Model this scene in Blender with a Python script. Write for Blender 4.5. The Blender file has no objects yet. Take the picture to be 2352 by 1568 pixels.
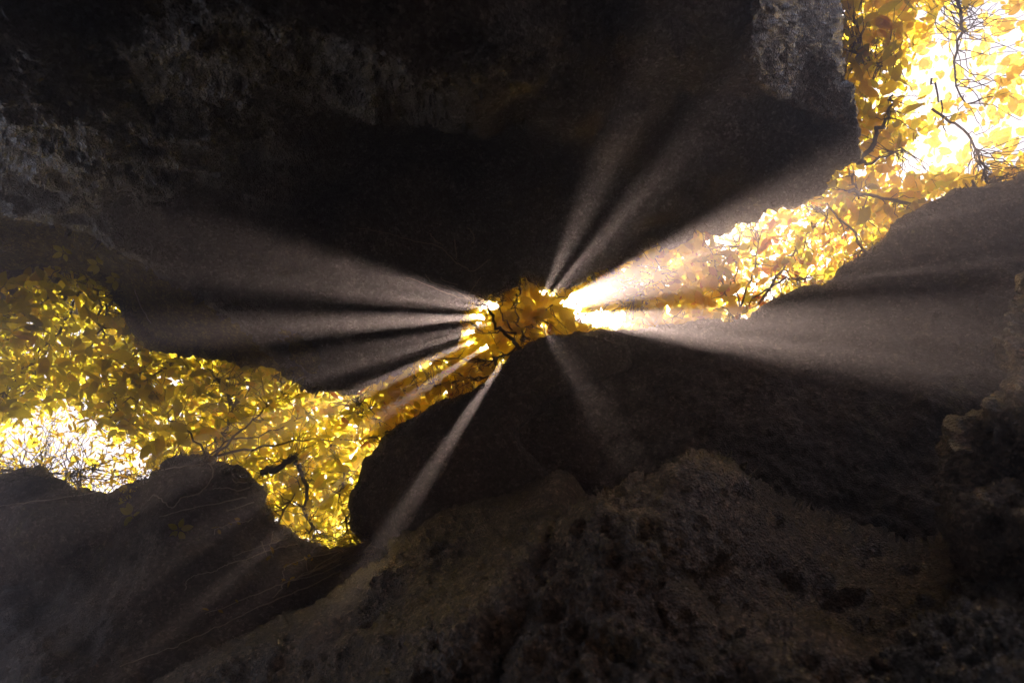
import bpy, math, random
import numpy as np
from mathutils import Vector, Matrix

random.seed(7)
rng = np.random.default_rng(7)
sc = bpy.context.scene
col = sc.collection

# ------------------------------------------------------------------ camera, sky, sun, exposure
ELEV = math.radians(76.0)                      # the camera looks up out of the gorge
CAM = np.array([0.0, 0.0, 1.4])
RT = np.array([1.0, 0.0, 0.0])
FW = np.array([0.0, math.cos(ELEV), math.sin(ELEV)])
UP = np.array([0.0, -math.sin(ELEV), math.cos(ELEV)])
FPX = 2352 / 1.5                               # focal length, in plan units (24 mm on 36 mm)

cam_d = bpy.data.cameras.new('camera')
cam_d.lens = 24.0; cam_d.sensor_width = 36.0
cam_d.dof.use_dof = True; cam_d.dof.focus_distance = 4.6; cam_d.dof.aperture_fstop = 1.8
cam_d.clip_start = 0.05; cam_d.clip_end = 500.0
cam = bpy.data.objects.new('camera', cam_d); col.objects.link(cam)
cam.matrix_world = Matrix(((RT[0], UP[0], -FW[0], CAM[0]), (RT[1], UP[1], -FW[1], CAM[1]),
                           (RT[2], UP[2], -FW[2], CAM[2]), (0, 0, 0, 1)))
sc.camera = cam

def ray(x, y):
    x = np.asarray(x, float); y = np.asarray(y, float)
    a = ((x - 1176) / FPX)[..., None]; b = ((784 - y) / FPX)[..., None]
    return RT * a + UP * b + FW
def at(x, y, d):
    d = np.asarray(d, float)
    return CAM + ray(x, y) * d[..., None]

VPX, VPY = 1226, 722                           # where the sun stands
sdir = ray(VPX, VPY); sdir = sdir / np.linalg.norm(sdir)
sun_el = math.asin(sdir[2]); sun_az = math.atan2(sdir[0], sdir[1])

world = bpy.data.worlds.new('World'); sc.world = world; world.use_nodes = True
wn = world.node_tree.nodes; wl = world.node_tree.links
wn.clear()
sky = wn.new('ShaderNodeTexSky'); sky.sky_type = 'NISHITA'; sky.sun_disc = False
sky.sun_elevation = sun_el; sky.sun_rotation = sun_az
sky.ozone_density = 0.4; sky.dust_density = 6.0; sky.air_density = 1.0
bg = wn.new('ShaderNodeBackground'); bg.inputs[1].default_value = 0.10
wo = wn.new('ShaderNodeOutputWorld')
wl.new(sky.outputs[0], bg.inputs[0]); wl.new(bg.outputs[0], wo.inputs[0])

sun_d = bpy.data.lights.new('sun', 'SUN'); sun_d.energy = 5.0; sun_d.angle = math.radians(0.36)
sun_d.color = (1.0, 0.85, 0.76)
sun = bpy.data.objects.new('sun', sun_d); col.objects.link(sun)
sun.rotation_mode = 'QUATERNION'
sun.rotation_quaternion = Vector(sdir).to_track_quat('Z', 'Y')
sun.location = (0, 0, 30)

sc.view_settings.view_transform = 'Standard'; sc.view_settings.look = 'None'
sc.view_settings.exposure = 1.6; sc.view_settings.gamma = 1.0
sc.view_settings.use_curve_mapping = False
sc.render.engine = 'CYCLES'
cy = sc.cycles
cy.use_denoising = True
try: cy.denoiser = 'OPENIMAGEDENOISE'
except Exception: pass
cy.max_bounces = 10; cy.diffuse_bounces = 4; cy.glossy_bounces = 2; cy.transmission_bounces = 8
cy.transparent_max_bounces = 8; cy.volume_bounces = 0
cy.caustics_reflective = False; cy.caustics_refractive = False
cy.sample_clamp_indirect = 4.0; cy.use_adaptive_sampling = False
HAZE = 0.047; HAZE_G = 0.73

# ------------------------------------------------------------------ noise
_perm = np.random.default_rng(3).permutation(256)
_perm = np.concatenate([_perm, _perm, _perm])
_g = np.random.default_rng(5).normal(size=(256, 3)); _g /= np.linalg.norm(_g, axis=1)[:, None]
_g = _g.astype(np.float32)
def perlin(p):
    p = np.asarray(p, np.float32)
    i = np.floor(p).astype(np.int32); f = p - i; i &= 255
    u = f * f * f * (f * (f * 6 - 15) + 10)
    out = np.zeros(len(p), np.float32)
    for dx in (0, 1):
        wx = u[:, 0] if dx else 1 - u[:, 0]
        hx = _perm[i[:, 0] + dx]
        for dy in (0, 1):
            wy = u[:, 1] if dy else 1 - u[:, 1]
            hy = _perm[hx + i[:, 1] + dy]
            for dz in (0, 1):
                wz = u[:, 2] if dz else 1 - u[:, 2]
                g = _g[_perm[hy + i[:, 2] + dz]]
                out += wx * wy * wz * (g[:, 0] * (f[:, 0] - dx) + g[:, 1] * (f[:, 1] - dy) + g[:, 2] * (f[:, 2] - dz))
    return out
def fbm(p, freq, octaves, gain=0.5, ridged=False):
    out = np.zeros(len(p), np.float32); a = 1.0
    for k in range(octaves):
        n = perlin(p * freq + 17.3 * k)
        out += a * ((0.35 - np.abs(n)) if ridged else n)
        freq *= 2.03; a *= gain
    return out

# ------------------------------------------------------------------ plane geometry
def smooth_poly(pts, closed=True, n=8):
    P = np.array(pts, float); m = len(P); out = []
    for i in range(m if closed else m - 1):
        p0 = P[(i - 1) % m] if closed or i > 0 else P[i]
        p1 = P[i]; p2 = P[(i + 1) % m]
        p3 = P[(i + 2) % m] if closed or i < m - 2 else p2
        for k in range(n):
            t = k / n
            out.append(0.5 * ((2 * p1) + (-p0 + p2) * t + (2 * p0 - 5 * p1 + 4 * p2 - p3) * t * t + (-p0 + 3 * p1 - 3 * p2 + p3) * t ** 3))
    if not closed: out.append(P[-1])
    return np.array(out)
def inside(x, y, poly):
    r = np.zeros(x.shape, bool); a = poly; b = np.roll(poly, -1, 0)
    for (x1, y1), (x2, y2) in zip(a, b):
        if y1 == y2: continue
        c = (y1 > y) != (y2 > y)
        r ^= c & (x < (x2 - x1) * (y - y1) / (y2 - y1) + x1)
    return r
def nearest(x, y, poly, closed=True):
    bx = np.zeros_like(x); by = np.zeros_like(y); bd = np.full(x.shape, 1e18)
    b = np.roll(poly, -1, 0) if closed else poly[1:]
    a = poly if closed else poly[:-1]
    for (x1, y1), (x2, y2) in zip(a, b):
        dx, dy = x2 - x1, y2 - y1; L = dx * dx + dy * dy
        if L < 1e-9: continue
        t = np.clip(((x - x1) * dx + (y - y1) * dy) / L, 0, 1)
        qx = x1 + t * dx; qy = y1 + t * dy; d = (x - qx) ** 2 + (y - qy) ** 2
        m = d < bd
        bx[m] = qx[m]; by[m] = qy[m]; bd[m] = d[m]
    return bx, by, np.sqrt(bd)
def axis_nodes(lo, hi, a, b, s, grow=1.22, smax=90):
    c = list(np.arange(max(lo, a), min(hi, b) + s, s))
    st = s; v = c[0]
    while v > lo: st = min(st * grow, smax); v -= st; c.insert(0, v)
    st = s; v = c[-1]
    while v < hi: st = min(st * grow, smax); v += st; c.append(v)
    return np.array(c)
class TPS:
    def __init__(self, pts, lam=1.0):
        P = np.array(pts, float); self.c = P[:, :2] / 1000; n = len(P)
        K = self.k(self.c) + lam * 1e-3 * np.eye(n)
        Q = np.c_[np.ones(n), self.c]
        A = np.zeros((n + 3, n + 3)); A[:n, :n] = K; A[:n, n:] = Q; A[n:, :n] = Q.T
        self.w = np.linalg.solve(A, np.r_[P[:, 2], 0, 0, 0])
    def k(self, q):
        r2 = ((q[:, None, :] - self.c[None]) ** 2).sum(-1)
        return r2 * np.log(r2 + 1e-9) * 0.5
    def __call__(self, x, y):
        q = np.c_[x, y] / 1000; out = np.empty(len(q)); n = len(self.c)
        for i in range(0, len(q), 40000):
            s = q[i:i + 40000]
            out[i:i + 40000] = self.k(s) @ self.w[:n] + self.w[n] + s @ self.w[n + 1:]
        return out
def ledge(line, da, db, off, every=1):
    """control points on both sides of a line: depth da on its upper side, db on its lower side"""
    L = np.array(line, float); out = []
    for i in range(0, len(L), every):
        t = L[min(i + 1, len(L) - 1)] - L[max(i - 1, 0)]; t /= np.linalg.norm(t)
        n = np.array([t[1], -t[0]])
        a = da[i] if hasattr(da, '__len__') else da; b = db[i] if hasattr(db, '__len__') else db
        u = L[i] + n * off; d = L[i] - n * off
        out += [(u[0], u[1], a), (d[0], d[1], b)]
    return out

def mesh_np(name, V, F, mat, mats=None, midx=None, smooth=True):
    me = bpy.data.meshes.new(name)
    V = np.asarray(V, np.float32); F = np.asarray(F, np.int32)
    k = F.shape[1]
    me.vertices.add(len(V)); me.vertices.foreach_set('co', V.ravel())
    me.loops.add(F.size); me.loops.foreach_set('vertex_index', F.ravel())
    me.polygons.add(len(F)); me.polygons.foreach_set('loop_start', np.arange(0, F.size, k, dtype=np.int32))
    me.polygons.foreach_set('loop_total', np.full(len(F), k, np.int32))
    for m in (mats or [mat]): me.materials.append(m)
    if midx is not None: me.polygons.foreach_set('material_index', np.asarray(midx, np.int32))
    me.polygons.foreach_set('use_smooth', np.full(len(F), smooth))
    me.update(calc_edges=True); me.validate()
    return me
def link(name, me, parent=None):
    o = bpy.data.objects.new(name, me); col.objects.link(o)
    if parent is not None: o.parent = parent
    return o
def tag(o, label=None, cat=None, group=None, kind=None):
    if label: o['label'] = label
    if cat: o['category'] = cat
    if group: o['group'] = group
    if kind: o['kind'] = kind
    return o

# ------------------------------------------------------------------ materials
def nt(name):
    m = bpy.data.materials.new(name); m.use_nodes = True; m.node_tree.nodes.clear()
    return m, m.node_tree.nodes, m.node_tree.links
def rock_mat(name, c1, c2, moss=0.0, mosscol=(0.22, 0.175, 0.03), rough=0.5, grit=0.6, spec=0.5, wet=0.0, grain=0.75):
    m, n, l = nt(name)
    out = n.new('ShaderNodeOutputMaterial'); b = n.new('ShaderNodeBsdfPrincipled')
    tc = n.new('ShaderNodeTexCoord')
    n1 = n.new('ShaderNodeTexNoise'); n1.inputs['Scale'].default_value = 2.2; n1.inputs['Detail'].default_value = 9; n1.inputs['Roughness'].default_value = 0.7
    l.new(tc.outputs['Object'], n1.inputs['Vector'])
    cr = n.new('ShaderNodeValToRGB'); cr.color_ramp.elements[0].position = 0.35; cr.color_ramp.elements[1].position = 0.68
    cr.color_ramp.elements[0].color = (*c1, 1); cr.color_ramp.elements[1].color = (*c2, 1)
    l.new(n1.outputs['Fac'], cr.inputs['Fac'])
    n2 = n.new('ShaderNodeTexNoise'); n2.inputs['Scale'].default_value = 1.3; n2.inputs['Detail'].default_value = 7; n2.inputs['Roughness'].default_value = 0.72
    l.new(tc.outputs['Object'], n2.inputs['Vector'])
    mr = n.new('ShaderNodeMapRange'); mr.inputs['From Min'].default_value = 0.62 - 0.45 * moss; mr.inputs['From Max'].default_value = 0.80 - 0.45 * moss
    l.new(n2.outputs['Fac'], mr.inputs['Value'])
    mx = n.new('ShaderNodeMix'); mx.data_type = 'RGBA'
    l.new(mr.outputs['Result'], mx.inputs[0]); l.new(cr.outputs['Color'], mx.inputs[6]); mx.inputs[7].default_value = (*mosscol, 1)
    # gritty relief: crystals and pits
    g1 = n.new('ShaderNodeTexVoronoi'); g1.inputs['Scale'].default_value = 85
    g2 = n.new('ShaderNodeTexNoise'); g2.inputs['Scale'].default_value = 60; g2.inputs['Detail'].default_value = 6; g2.inputs['Roughness'].default_value = 0.75
    l.new(tc.outputs['Object'], g1.inputs['Vector']); l.new(tc.outputs['Object'], g2.inputs['Vector'])
    # mineral grains and dark pores in the stone's colour
    gv = n.new('ShaderNodeTexVoronoi'); gv.inputs['Scale'].default_value = 60; l.new(tc.outputs['Object'], gv.inputs['Vector'])
    sx = n.new('ShaderNodeSeparateColor'); l.new(gv.outputs['Color'], sx.inputs[0])
    gr = n.new('ShaderNodeValToRGB'); gr.color_ramp.interpolation = 'LINEAR'
    e = gr.color_ramp.elements; e[0].position = 0.1; e[0].color = (0.25, 0.25, 0.25, 1); e[1].position = 0.80; e[1].color = (1.05, 1.05, 1.05, 1)
    x = e.new(0.90); x.color = (1.9, 1.9, 1.9, 1); x = e.new(0.45); x.color = (0.8, 0.8, 0.8, 1)
    l.new(sx.outputs[0], gr.inputs['Fac'])
    g3 = n.new('ShaderNodeTexNoise'); g3.inputs['Scale'].default_value = 14; g3.inputs['Detail'].default_value = 6; g3.inputs['Roughness'].default_value = 0.8; l.new(tc.outputs['Object'], g3.inputs['Vector'])
    g4 = n.new('ShaderNodeMapRange'); g4.inputs['From Min'].default_value = 0.36; g4.inputs['From Max'].default_value = 0.64; g4.inputs['To Min'].default_value = 0.3; g4.inputs['To Max'].default_value = 1.7; l.new(g3.outputs['Fac'], g4.inputs['Value'])
    v1 = n.new('ShaderNodeVectorMath'); v1.operation = 'MULTIPLY'; l.new(mx.outputs[2], v1.inputs[0]); l.new(gr.outputs['Color'], v1.inputs[1])
    v2 = n.new('ShaderNodeVectorMath'); v2.operation = 'SCALE'; l.new(v1.outputs['Vector'], v2.inputs[0]); l.new(g4.outputs['Result'], v2.inputs['Scale'])
    v3 = n.new('ShaderNodeMix'); v3.data_type = 'RGBA'; v3.inputs[0].default_value = grain
    l.new(mx.outputs[2], v3.inputs[6]); l.new(v2.outputs['Vector'], v3.inputs[7]); l.new(v3.outputs[2], b.inputs['Base Color'])
    ad = n.new('ShaderNodeMath'); ad.operation = 'ADD'
    l.new(g1.outputs['Distance'], ad.inputs[0]); l.new(g2.outputs['Fac'], ad.inputs[1])
    bp = n.new('ShaderNodeBump'); bp.inputs['Strength'].default_value = grit; bp.inputs['Distance'].default_value = 0.02
    l.new(ad.outputs[0], bp.inputs['Height']); l.new(bp.outputs['Normal'], b.inputs['Normal'])
    rr = n.new('ShaderNodeMapRange'); rr.inputs['To Min'].default_value = rough - 0.18; rr.inputs['To Max'].default_value = rough + 0.25
    l.new(g2.outputs['Fac'], rr.inputs['Value']); l.new(rr.outputs['Result'], b.inputs['Roughness'])
    b.inputs['Specular IOR Level'].default_value = spec
    l.new(bp.outputs['Normal'], b.inputs['Coat Normal'])
    if wet: b.inputs['Coat Weight'].default_value = wet; b.inputs['Coat Roughness'].default_value = 0.16; b.inputs['Coat IOR'].default_value = 1.6
    l.new(b.outputs[0], out.inputs[0])
    return m
GREY = rock_mat('grey gritty rock', (0.11, 0.101, 0.097), (0.34, 0.315, 0.30), 0.0, rough=0.40, grit=1.0, wet=0.9, spec=0.8)
BROWN = rock_mat('brown rock', (0.17, 0.118, 0.085), (0.44, 0.31, 0.22), 0.25, rough=0.42, grit=0.9, wet=0.8, spec=0.8)
MOSSY = rock_mat('mossy rock', (0.16, 0.12, 0.06), (0.34, 0.26, 0.10), 0.7, rough=0.7, grit=0.8)
SMOOTH = rock_mat('smooth weathered rock', (0.10, 0.072, 0.060), (0.25, 0.185, 0.155), 0.1, rough=0.6, grit=0.45, grain=0.75)
PILLAR = rock_mat('pale rough rock', (0.17, 0.13, 0.105), (0.44, 0.35, 0.29), 0.1, rough=0.4, grit=1.0, wet=0.8, spec=0.8)
WET = rock_mat('wet rock', (0.14, 0.132, 0.125), (0.45, 0.42, 0.39), 0.1, rough=0.3, grit=1.0, wet=1.0, spec=0.8)

def leaf_mat(name, trans, refl, mixf=0.82):
    m, n, l = nt(name)
    out = n.new('ShaderNodeOutputMaterial')
    t = n.new('ShaderNodeBsdfTranslucent'); p = n.new('ShaderNodeBsdfPrincipled'); mx = n.new('ShaderNodeMixShader')
    tc = n.new('ShaderNodeTexCoord'); ns = n.new('ShaderNodeTexNoise'); ns.inputs['Scale'].default_value = 9; ns.inputs['Detail'].default_value = 4
    l.new(tc.outputs['Object'], ns.inputs['Vector'])
    hs = n.new('ShaderNodeMapRange'); hs.inputs['To Min'].default_value = 0.72; hs.inputs['To Max'].default_value = 1.15
    l.new(ns.outputs['Fac'], hs.inputs['Value'])
    vm = n.new('ShaderNodeVectorMath'); vm.operation = 'SCALE'; vm.inputs[0].default_value = trans
    l.new(hs.outputs['Result'], vm.inputs['Scale']); l.new(vm.outputs['Vector'], t.inputs['Color'])
    p.inputs['Base Color'].default_value = (*refl, 1); p.inputs['Roughness'].default_value = 0.35
    mx.inputs[0].default_value = mixf
    l.new(p.outputs[0], mx.inputs[1]); l.new(t.outputs[0], mx.inputs[2]); l.new(mx.outputs[0], out.inputs[0])
    return m
LEAFM = [leaf_mat('golden leaf', (0.92, 0.69, 0.04), (0.14, 0.11, 0.01)),
         leaf_mat('yellow green leaf', (0.78, 0.67, 0.035), (0.10, 0.10, 0.012)),
         leaf_mat('olive leaf', (0.58, 0.53, 0.025), (0.06, 0.06, 0.01)),
         leaf_mat('amber leaf', (0.94, 0.64, 0.08), (0.14, 0.08, 0.01)),
         leaf_mat('russet leaf', (0.62, 0.22, 0.03), (0.12, 0.04, 0.01)),
         leaf_mat('clear gold leaf', (0.95, 0.80, 0.06), (0.16, 0.13, 0.015), 0.88)]
def plain(name, c, rough=0.8):
    m, n, l = nt(name); out = n.new('ShaderNodeOutputMaterial'); b = n.new('ShaderNodeBsdfPrincipled')
    tc = n.new('ShaderNodeTexCoord'); ns = n.new('ShaderNodeTexNoise'); ns.inputs['Scale'].default_value = 40; ns.inputs['Detail'].default_value = 5
    l.new(tc.outputs['Object'], ns.inputs['Vector'])
    cr = n.new('ShaderNodeValToRGB'); cr.color_ramp.elements[0].color = (*[v * 0.55 for v in c], 1); cr.color_ramp.elements[1].color = (*[min(1, v * 1.4) for v in c], 1)
    l.new(ns.outputs['Fac'], cr.inputs['Fac']); l.new(cr.outputs['Color'], b.inputs['Base Color'])
    b.inputs['Roughness'].default_value = rough; l.new(b.outputs[0], out.inputs[0]); return m
BARK = plain('dark bark', (0.045, 0.032, 0.022))
ROOT = plain('pale root', (0.62, 0.52, 0.42))
STRAW = plain('straw', (0.45, 0.33, 0.18))

# ------------------------------------------------------------------ rocks
def rock(name, poly, ctrl, mat, label, cat, amp=1.0, big=0.10, step=5.0, jitter=5.0, ridged=0.5, curl=True, strata=0.0, seed=0.0, gritamp=1.0, pits=0, lip=0.10, lipw=18):
    poly = smooth_poly(poly, True, 16)
    tt = np.c_[poly / 70.0, np.full(len(poly), seed)]
    poly = poly + 1.7 * jitter * np.c_[fbm(tt, 1.0, 6, 0.62), fbm(tt + 31.7, 1.0, 6, 0.62)]
    lo = poly.min(0); hi = poly.max(0)
    xs = axis_nodes(lo[0] - 10, hi[0] + 10, -40, 2392, step); ys = axis_nodes(lo[1] - 10, hi[1] + 10, -40, 1608, step)
    X, Y = np.meshgrid(xs, ys)
    ins = inside(X, Y, poly)
    nb = np.zeros_like(ins)
    nb[1:] |= ins[:-1]; nb[:-1] |= ins[1:]; nb[:, 1:] |= ins[:, :-1]; nb[:, :-1] |= ins[:, 1:]
    nb[1:, 1:] |= ins[:-1, :-1]; nb[:-1, :-1] |= ins[1:, 1:]; nb[1:, :-1] |= ins[:-1, 1:]; nb[:-1, 1:] |= ins[1:, :-1]
    sn = nb & ~ins
    qx, qy, _ = nearest(X[sn], Y[sn], poly)
    X[sn] = qx; Y[sn] = qy
    keep = ins | sn
    idx = np.full(X.shape, -1, np.int64); idx[keep] = np.arange(keep.sum())
    px = X[keep]; py = Y[keep]
    a, b, c, d = idx[:-1, :-1], idx[:-1, 1:], idx[1:, 1:], idx[1:, :-1]
    ok = (a >= 0) & (b >= 0) & (c >= 0) & (d >= 0)
    F = np.c_[a[ok], d[ok], c[ok], b[ok]]
    dep = TPS(ctrl)(px, py)
    if lip:                                    # the border rounds away from the camera
        v_ = (px > -60) & (px < 2412) & (py > -60) & (py < 1628)
        _, _, dd = nearest(px[v_], py[v_], poly[::3])
        t_ = np.clip(dd / lipw, 0, 1); dep[v_] += lip * (1 - np.sqrt(1 - (1 - t_) ** 2))
    dep = np.maximum(dep, 0.7)
    V = at(px, py, dep)
    def vnorm(V, F):
        fn = np.cross(V[F[:, 2]] - V[F[:, 0]], V[F[:, 3]] - V[F[:, 1]])
        N = np.zeros_like(V)
        for k in range(4): np.add.at(N, F[:, k], fn)
        return N / (np.linalg.norm(N, axis=1)[:, None] + 1e-12)
    N = vnorm(V, F)
    to = CAM - V
    flip = (N * to).sum(1).mean() < 0
    if flip: F = F[:, ::-1]; N = -N
    W = V.copy()
    Vs = V + seed
    disp = big * fbm(Vs, 0.8, 3) + amp * (0.10 * fbm(Vs, 2.6, 3, 0.5) + ridged * 0.11 * fbm(Vs + 9, 3.6, 5, 0.58, True))
    if strata:
        lay = Vs[:, 1] * 1.0 + Vs[:, 2] * 0.45 + 0.25 * fbm(Vs, 1.2, 3)
        w = perlin(np.c_[lay * 14, lay * 0 + 1.5, lay * 0 + 2.5])
        disp += strata * np.tanh(w * 5)
    if pits:
        R_ = np.random.default_rng(int(seed * 10) + 1); vis_ = np.where((px > -100) & (px < 2450) & (py > -100) & (py < 1700))[0]
        for v_ in R_.choice(vis_, pits):
            rad = R_.uniform(0.018, 0.06); q_ = np.abs(V - V[v_]).max(1) < 2.5 * rad
            t_ = np.linalg.norm(V[q_] - V[v_], axis=1) / rad
            disp[q_] -= rad * 0.9 * np.exp(-t_ ** 4) - rad * 0.18 * np.exp(-((t_ - 1.25) / 0.3) ** 2)
    cr_ = np.abs(fbm(Vs + 40, 1.7, 3, 0.45)); disp -= 0.05 * max(0, amp - 0.72) * 3 * np.exp(-(cr_ / 0.018) ** 2)
    W += N * disp[:, None]
    N2 = vnorm(W, F)
    W += N2 * (amp * gritamp * (0.026 * fbm(Vs + 3, 14.0, 3, 0.66) + 0.016 * fbm(Vs + 5, 45.0, 2, 0.7)))[:, None]
    V = W
    if curl:
        E = np.concatenate([F[:, [0, 1]], F[:, [1, 2]], F[:, [2, 3]], F[:, [3, 0]]])
        key = np.sort(E, 1); key = key[:, 0] * len(px) + key[:, 1]
        u, inv, cnt = np.unique(key, return_inverse=True, return_counts=True)
        bE = E[cnt[inv] == 1]
        bv = np.unique(bE)
        # pixel-plane direction into the rock
        acc = np.zeros((len(px), 2)); fc = np.c_[px[F].mean(1), py[F].mean(1)]
        for k in range(4): np.add.at(acc, F[:, k], fc - np.c_[px[F[:, k]], py[F[:, k]]])
        nx = np.roll(np.zeros(1), 0)
        dirv = acc[bv]; dirv /= np.linalg.norm(dirv, axis=1)[:, None] + 1e-9
        mp = {v: i for i, v in enumerate(bv)}
        # smooth directions along the border
        e0 = np.array([mp[v] for v in bE[:, 0]]); e1 = np.array([mp[v] for v in bE[:, 1]])
        for _ in range(25):
            s = dirv.copy(); np.add.at(s, e0, dirv[e1]); np.add.at(s, e1, dirv[e0])
            dirv = s / (np.linalg.norm(s, axis=1)[:, None] + 1e-9)
        prev = bv; base = V[bv]; allV = [V]; allF = [F]; nv = len(V)
        db = np.linalg.norm(base - CAM, axis=1)
        for dd, inw in ((0.05, 2), (0.18, 8), (0.5, 30), (1.1, 80), (1.9, 150)):
            dirs = (base - CAM) / db[:, None]
            lat = RT * dirv[:, :1] - UP * dirv[:, 1:]
            P = base + dirs * dd + lat * (inw / FPX * (db + dd))[:, None]
            P = P + 0.06 * min(1, dd * 2) * np.c_[fbm(P, 2, 3), fbm(P + 5, 2, 3), fbm(P + 8, 2, 3)]
            new = np.arange(nv, nv + len(bv)); allV.append(P); nv += len(bv)
            p0 = np.array([prev[i] for i in e0]); p1 = np.array([prev[i] for i in e1])
            allF.append(np.c_[p1, p0, new[e0], new[e1]])
            prev = new
        V = np.concatenate(allV); F = np.concatenate(allF)
    o = link(name, mesh_np(name, V, F, mat))
    tag(o, label, cat)
    return o

RIM_UP = [(640, 836), (680, 872), (720, 899), (770, 909), (830, 894), (900, 859), (960, 828), (1010, 800), (1045, 765), (1062, 728), (1082, 702), (1110, 690), (1145, 676),
          (1188, 652), (1235, 645), (1290, 662), (1335, 648), (1400, 622), (1470, 578), (1545, 550), (1620, 520), (1700, 490), (1800, 468),
          (1860, 440), (1915, 396), (1960, 357), (1976, 318), (1958, 255), (1936, 180), (1920, 100), (1906, 0), (1890, -180), (1860, -500)]
RIM_LO = [(-1000, 1950), (-420, 1480), (-120, 1140), (0, 1102), (60, 1080), (120, 1093), (180, 1130), (240, 1147), (290, 1132), (330, 1095), (390, 1056), (460, 1048),
          (540, 1078), (585, 1112), (612, 1160), (640, 1200), (690, 1240), (760, 1262), (830, 1262)]
RIM_BLOCK = [(865, 1274), (838, 1240), (810, 1192), (812, 1145), (840, 1092), (880, 1012), (920, 975), (1000, 930), (1060, 908), (1100, 885), (1138, 868),
             (1160, 838), (1190, 808), (1240, 783), (1300, 772), (1380, 764)]
RIM_RIGHT = [(1440, 770), (1500, 752), (1600, 742), (1680, 736), (1722, 737), (1745, 712), (1800, 682), (1850, 668), (1905, 660), (1932, 622),
             (1990, 580), (2060, 520), (2140, 472), (2200, 437), (2260, 415), (2352, 400), (2650, 340), (3200, 250)]
LEFT_UP = [(-1000, 560), (-300, 665), (0, 690), (60, 662), (130, 632), (215, 634), (245, 655), (270, 690), (310, 742), (350, 780), (420, 808), (480, 812), (560, 826)]
GAP = np.array(LEFT_UP + RIM_UP + [(3200, -500)] + RIM_RIGHT[::-1] + RIM_BLOCK[::-1] + RIM_LO[::-1], float)
GAPS = smooth_poly(GAP, True, 4)

# unseen shell added behind all the single rocks to keep stray light out
th = np.linspace(0.0, math.radians(158), 170); ph = np.linspace(0, 2 * math.pi, 361)[:-1]
TH, PH = np.meshgrid(th, ph, indexing='ij')
dl = np.stack([np.sin(TH) * np.cos(PH), np.sin(TH) * np.sin(PH), np.cos(TH)], -1)
rr = np.minimum(6.7 / np.maximum(np.cos(TH), 1e-3) * (np.cos(TH) > 0.01) + 1e3 * (np.cos(TH) <= 0.01), 8.5 / np.maximum(np.sin(TH), 1e-3))
rr = rr + 0.25 * fbm((dl * 5).reshape(-1, 3), 0.9, 4).reshape(rr.shape)
PW = CAM + (dl[..., :1] * RT + dl[..., 1:2] * UP + dl[..., 2:] * FW) * rr[..., None]
PW[..., 2] = np.maximum(PW[..., 2], -0.6)
gx = 1176 + np.tan(np.minimum(TH, 1.5)) * np.cos(PH) * FPX; gy = 784 - np.tan(np.minimum(TH, 1.5)) * np.sin(PH) * FPX
_, _, gd = nearest(gx.ravel(), gy.ravel(), GAP); gd = gd.reshape(gx.shape)
ENDS = [np.array([(1880, -520), (2300, -1500), (6500, -2600), (6500, 900), (3150, 260), (2900, -100)], float),      # unseen openings at both sides, added to let sky light onto the rocks
        np.array([(-980, 700), (-1010, 150), (-1500, -300), (-6500, -600), (-6500, 3000), (-1500, 1800), (-1010, 1930)], float)]
hole = (inside(gx, gy, GAPS) | (gd < 45) | inside(gx, gy, ENDS[0]) | inside(gx, gy, ENDS[1])) & (TH < 1.45)
I = np.arange(TH.size).reshape(TH.shape)
a, b = I[:-1], I[1:]; a2, b2 = np.roll(a, -1, 1), np.roll(b, -1, 1)
hq = hole[:-1] & hole[1:] & np.roll(hole[:-1], -1, 1) & np.roll(hole[1:], -1, 1)
F = np.c_[a[~hq], a2[~hq], b2[~hq], b[~hq]]
tag(link('gorge_shade_shell', mesh_np('gorge_shade_shell', PW.reshape(-1, 3), F, GREY)), kind='structure')
g = np.linspace(-11, 11, 120); GX, GY = np.meshgrid(g, g)
GP = np.c_[GX.ravel(), GY.ravel(), np.zeros(GX.size)]
GP[:, 2] = 0.12 * fbm(GP, 0.7, 5)
I = np.arange(GX.size).reshape(GX.shape)
tag(link('gorge_floor', mesh_np('gorge_floor', GP, np.c_[I[:-1, :-1].ravel(), I[:-1, 1:].ravel(), I[1:, 1:].ravel(), I[1:, :-1].ravel()], BROWN)), kind='structure')

# --- the rocks round the opening
c = [(x, y, 5.45) for x, y in RIM_UP[:22]] + [(1800, 468, 5.0), (1860, 440, 4.9), (1915, 396, 4.75), (1960, 357, 4.65), (1976, 318, 4.6), (1958, 255, 4.5), (1936, 180, 4.4), (1920, 100, 4.35), (1906, 0, 4.25), (1860, -500, 3.6)]
c += [(-1000, 250, 4.5), (-200, 410, 4.65), (60, 500, 4.75), (230, 566, 4.85), (420, 666, 5.0), (560, 770, 5.2)]
c += ledge([(860, 290), (960, 283), (1060, 275), (1150, 268), (1240, 284), (1320, 320), (1400, 352)], [3.9, 4.0, 4.1, 4.2, 4.25, 4.3, 4.4], 4.75, 9)
c += ledge([(330, 165), (480, 180), (640, 165), (790, 185), (930, 228), (1050, 258), (1130, 266), (1230, 258), (1310, 290)], [2.9, 2.9, 2.9, 2.95, 3.1, 3.5, 3.8, 3.9, 4.0], [3.2, 3.15, 3.15, 3.3, 3.55, 3.9, 4.1, 4.15, 4.2], 8)
c += [(0, 200, 2.9), (0, 300, 3.3), (0, 400, 4.2), (250, 300, 3.5), (250, 400, 4.2), (500, 300, 3.6), (500, 400, 4.3), (500, 520, 4.9), (700, 350, 4.2), (750, 450, 4.9), (750, 600, 5.2), (820, 330, 4.4),
      (1000, 400, 4.95), (1200, 450, 5.0), (1000, 560, 5.2), (1250, 560, 5.25), (300, 0, 2.7), (800, 0, 2.7), (1200, 0, 2.8), (1200, 150, 3.0), (1000, 120, 2.85), (0, 0, 2.6), (-600, 0, 2.4)]
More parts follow.
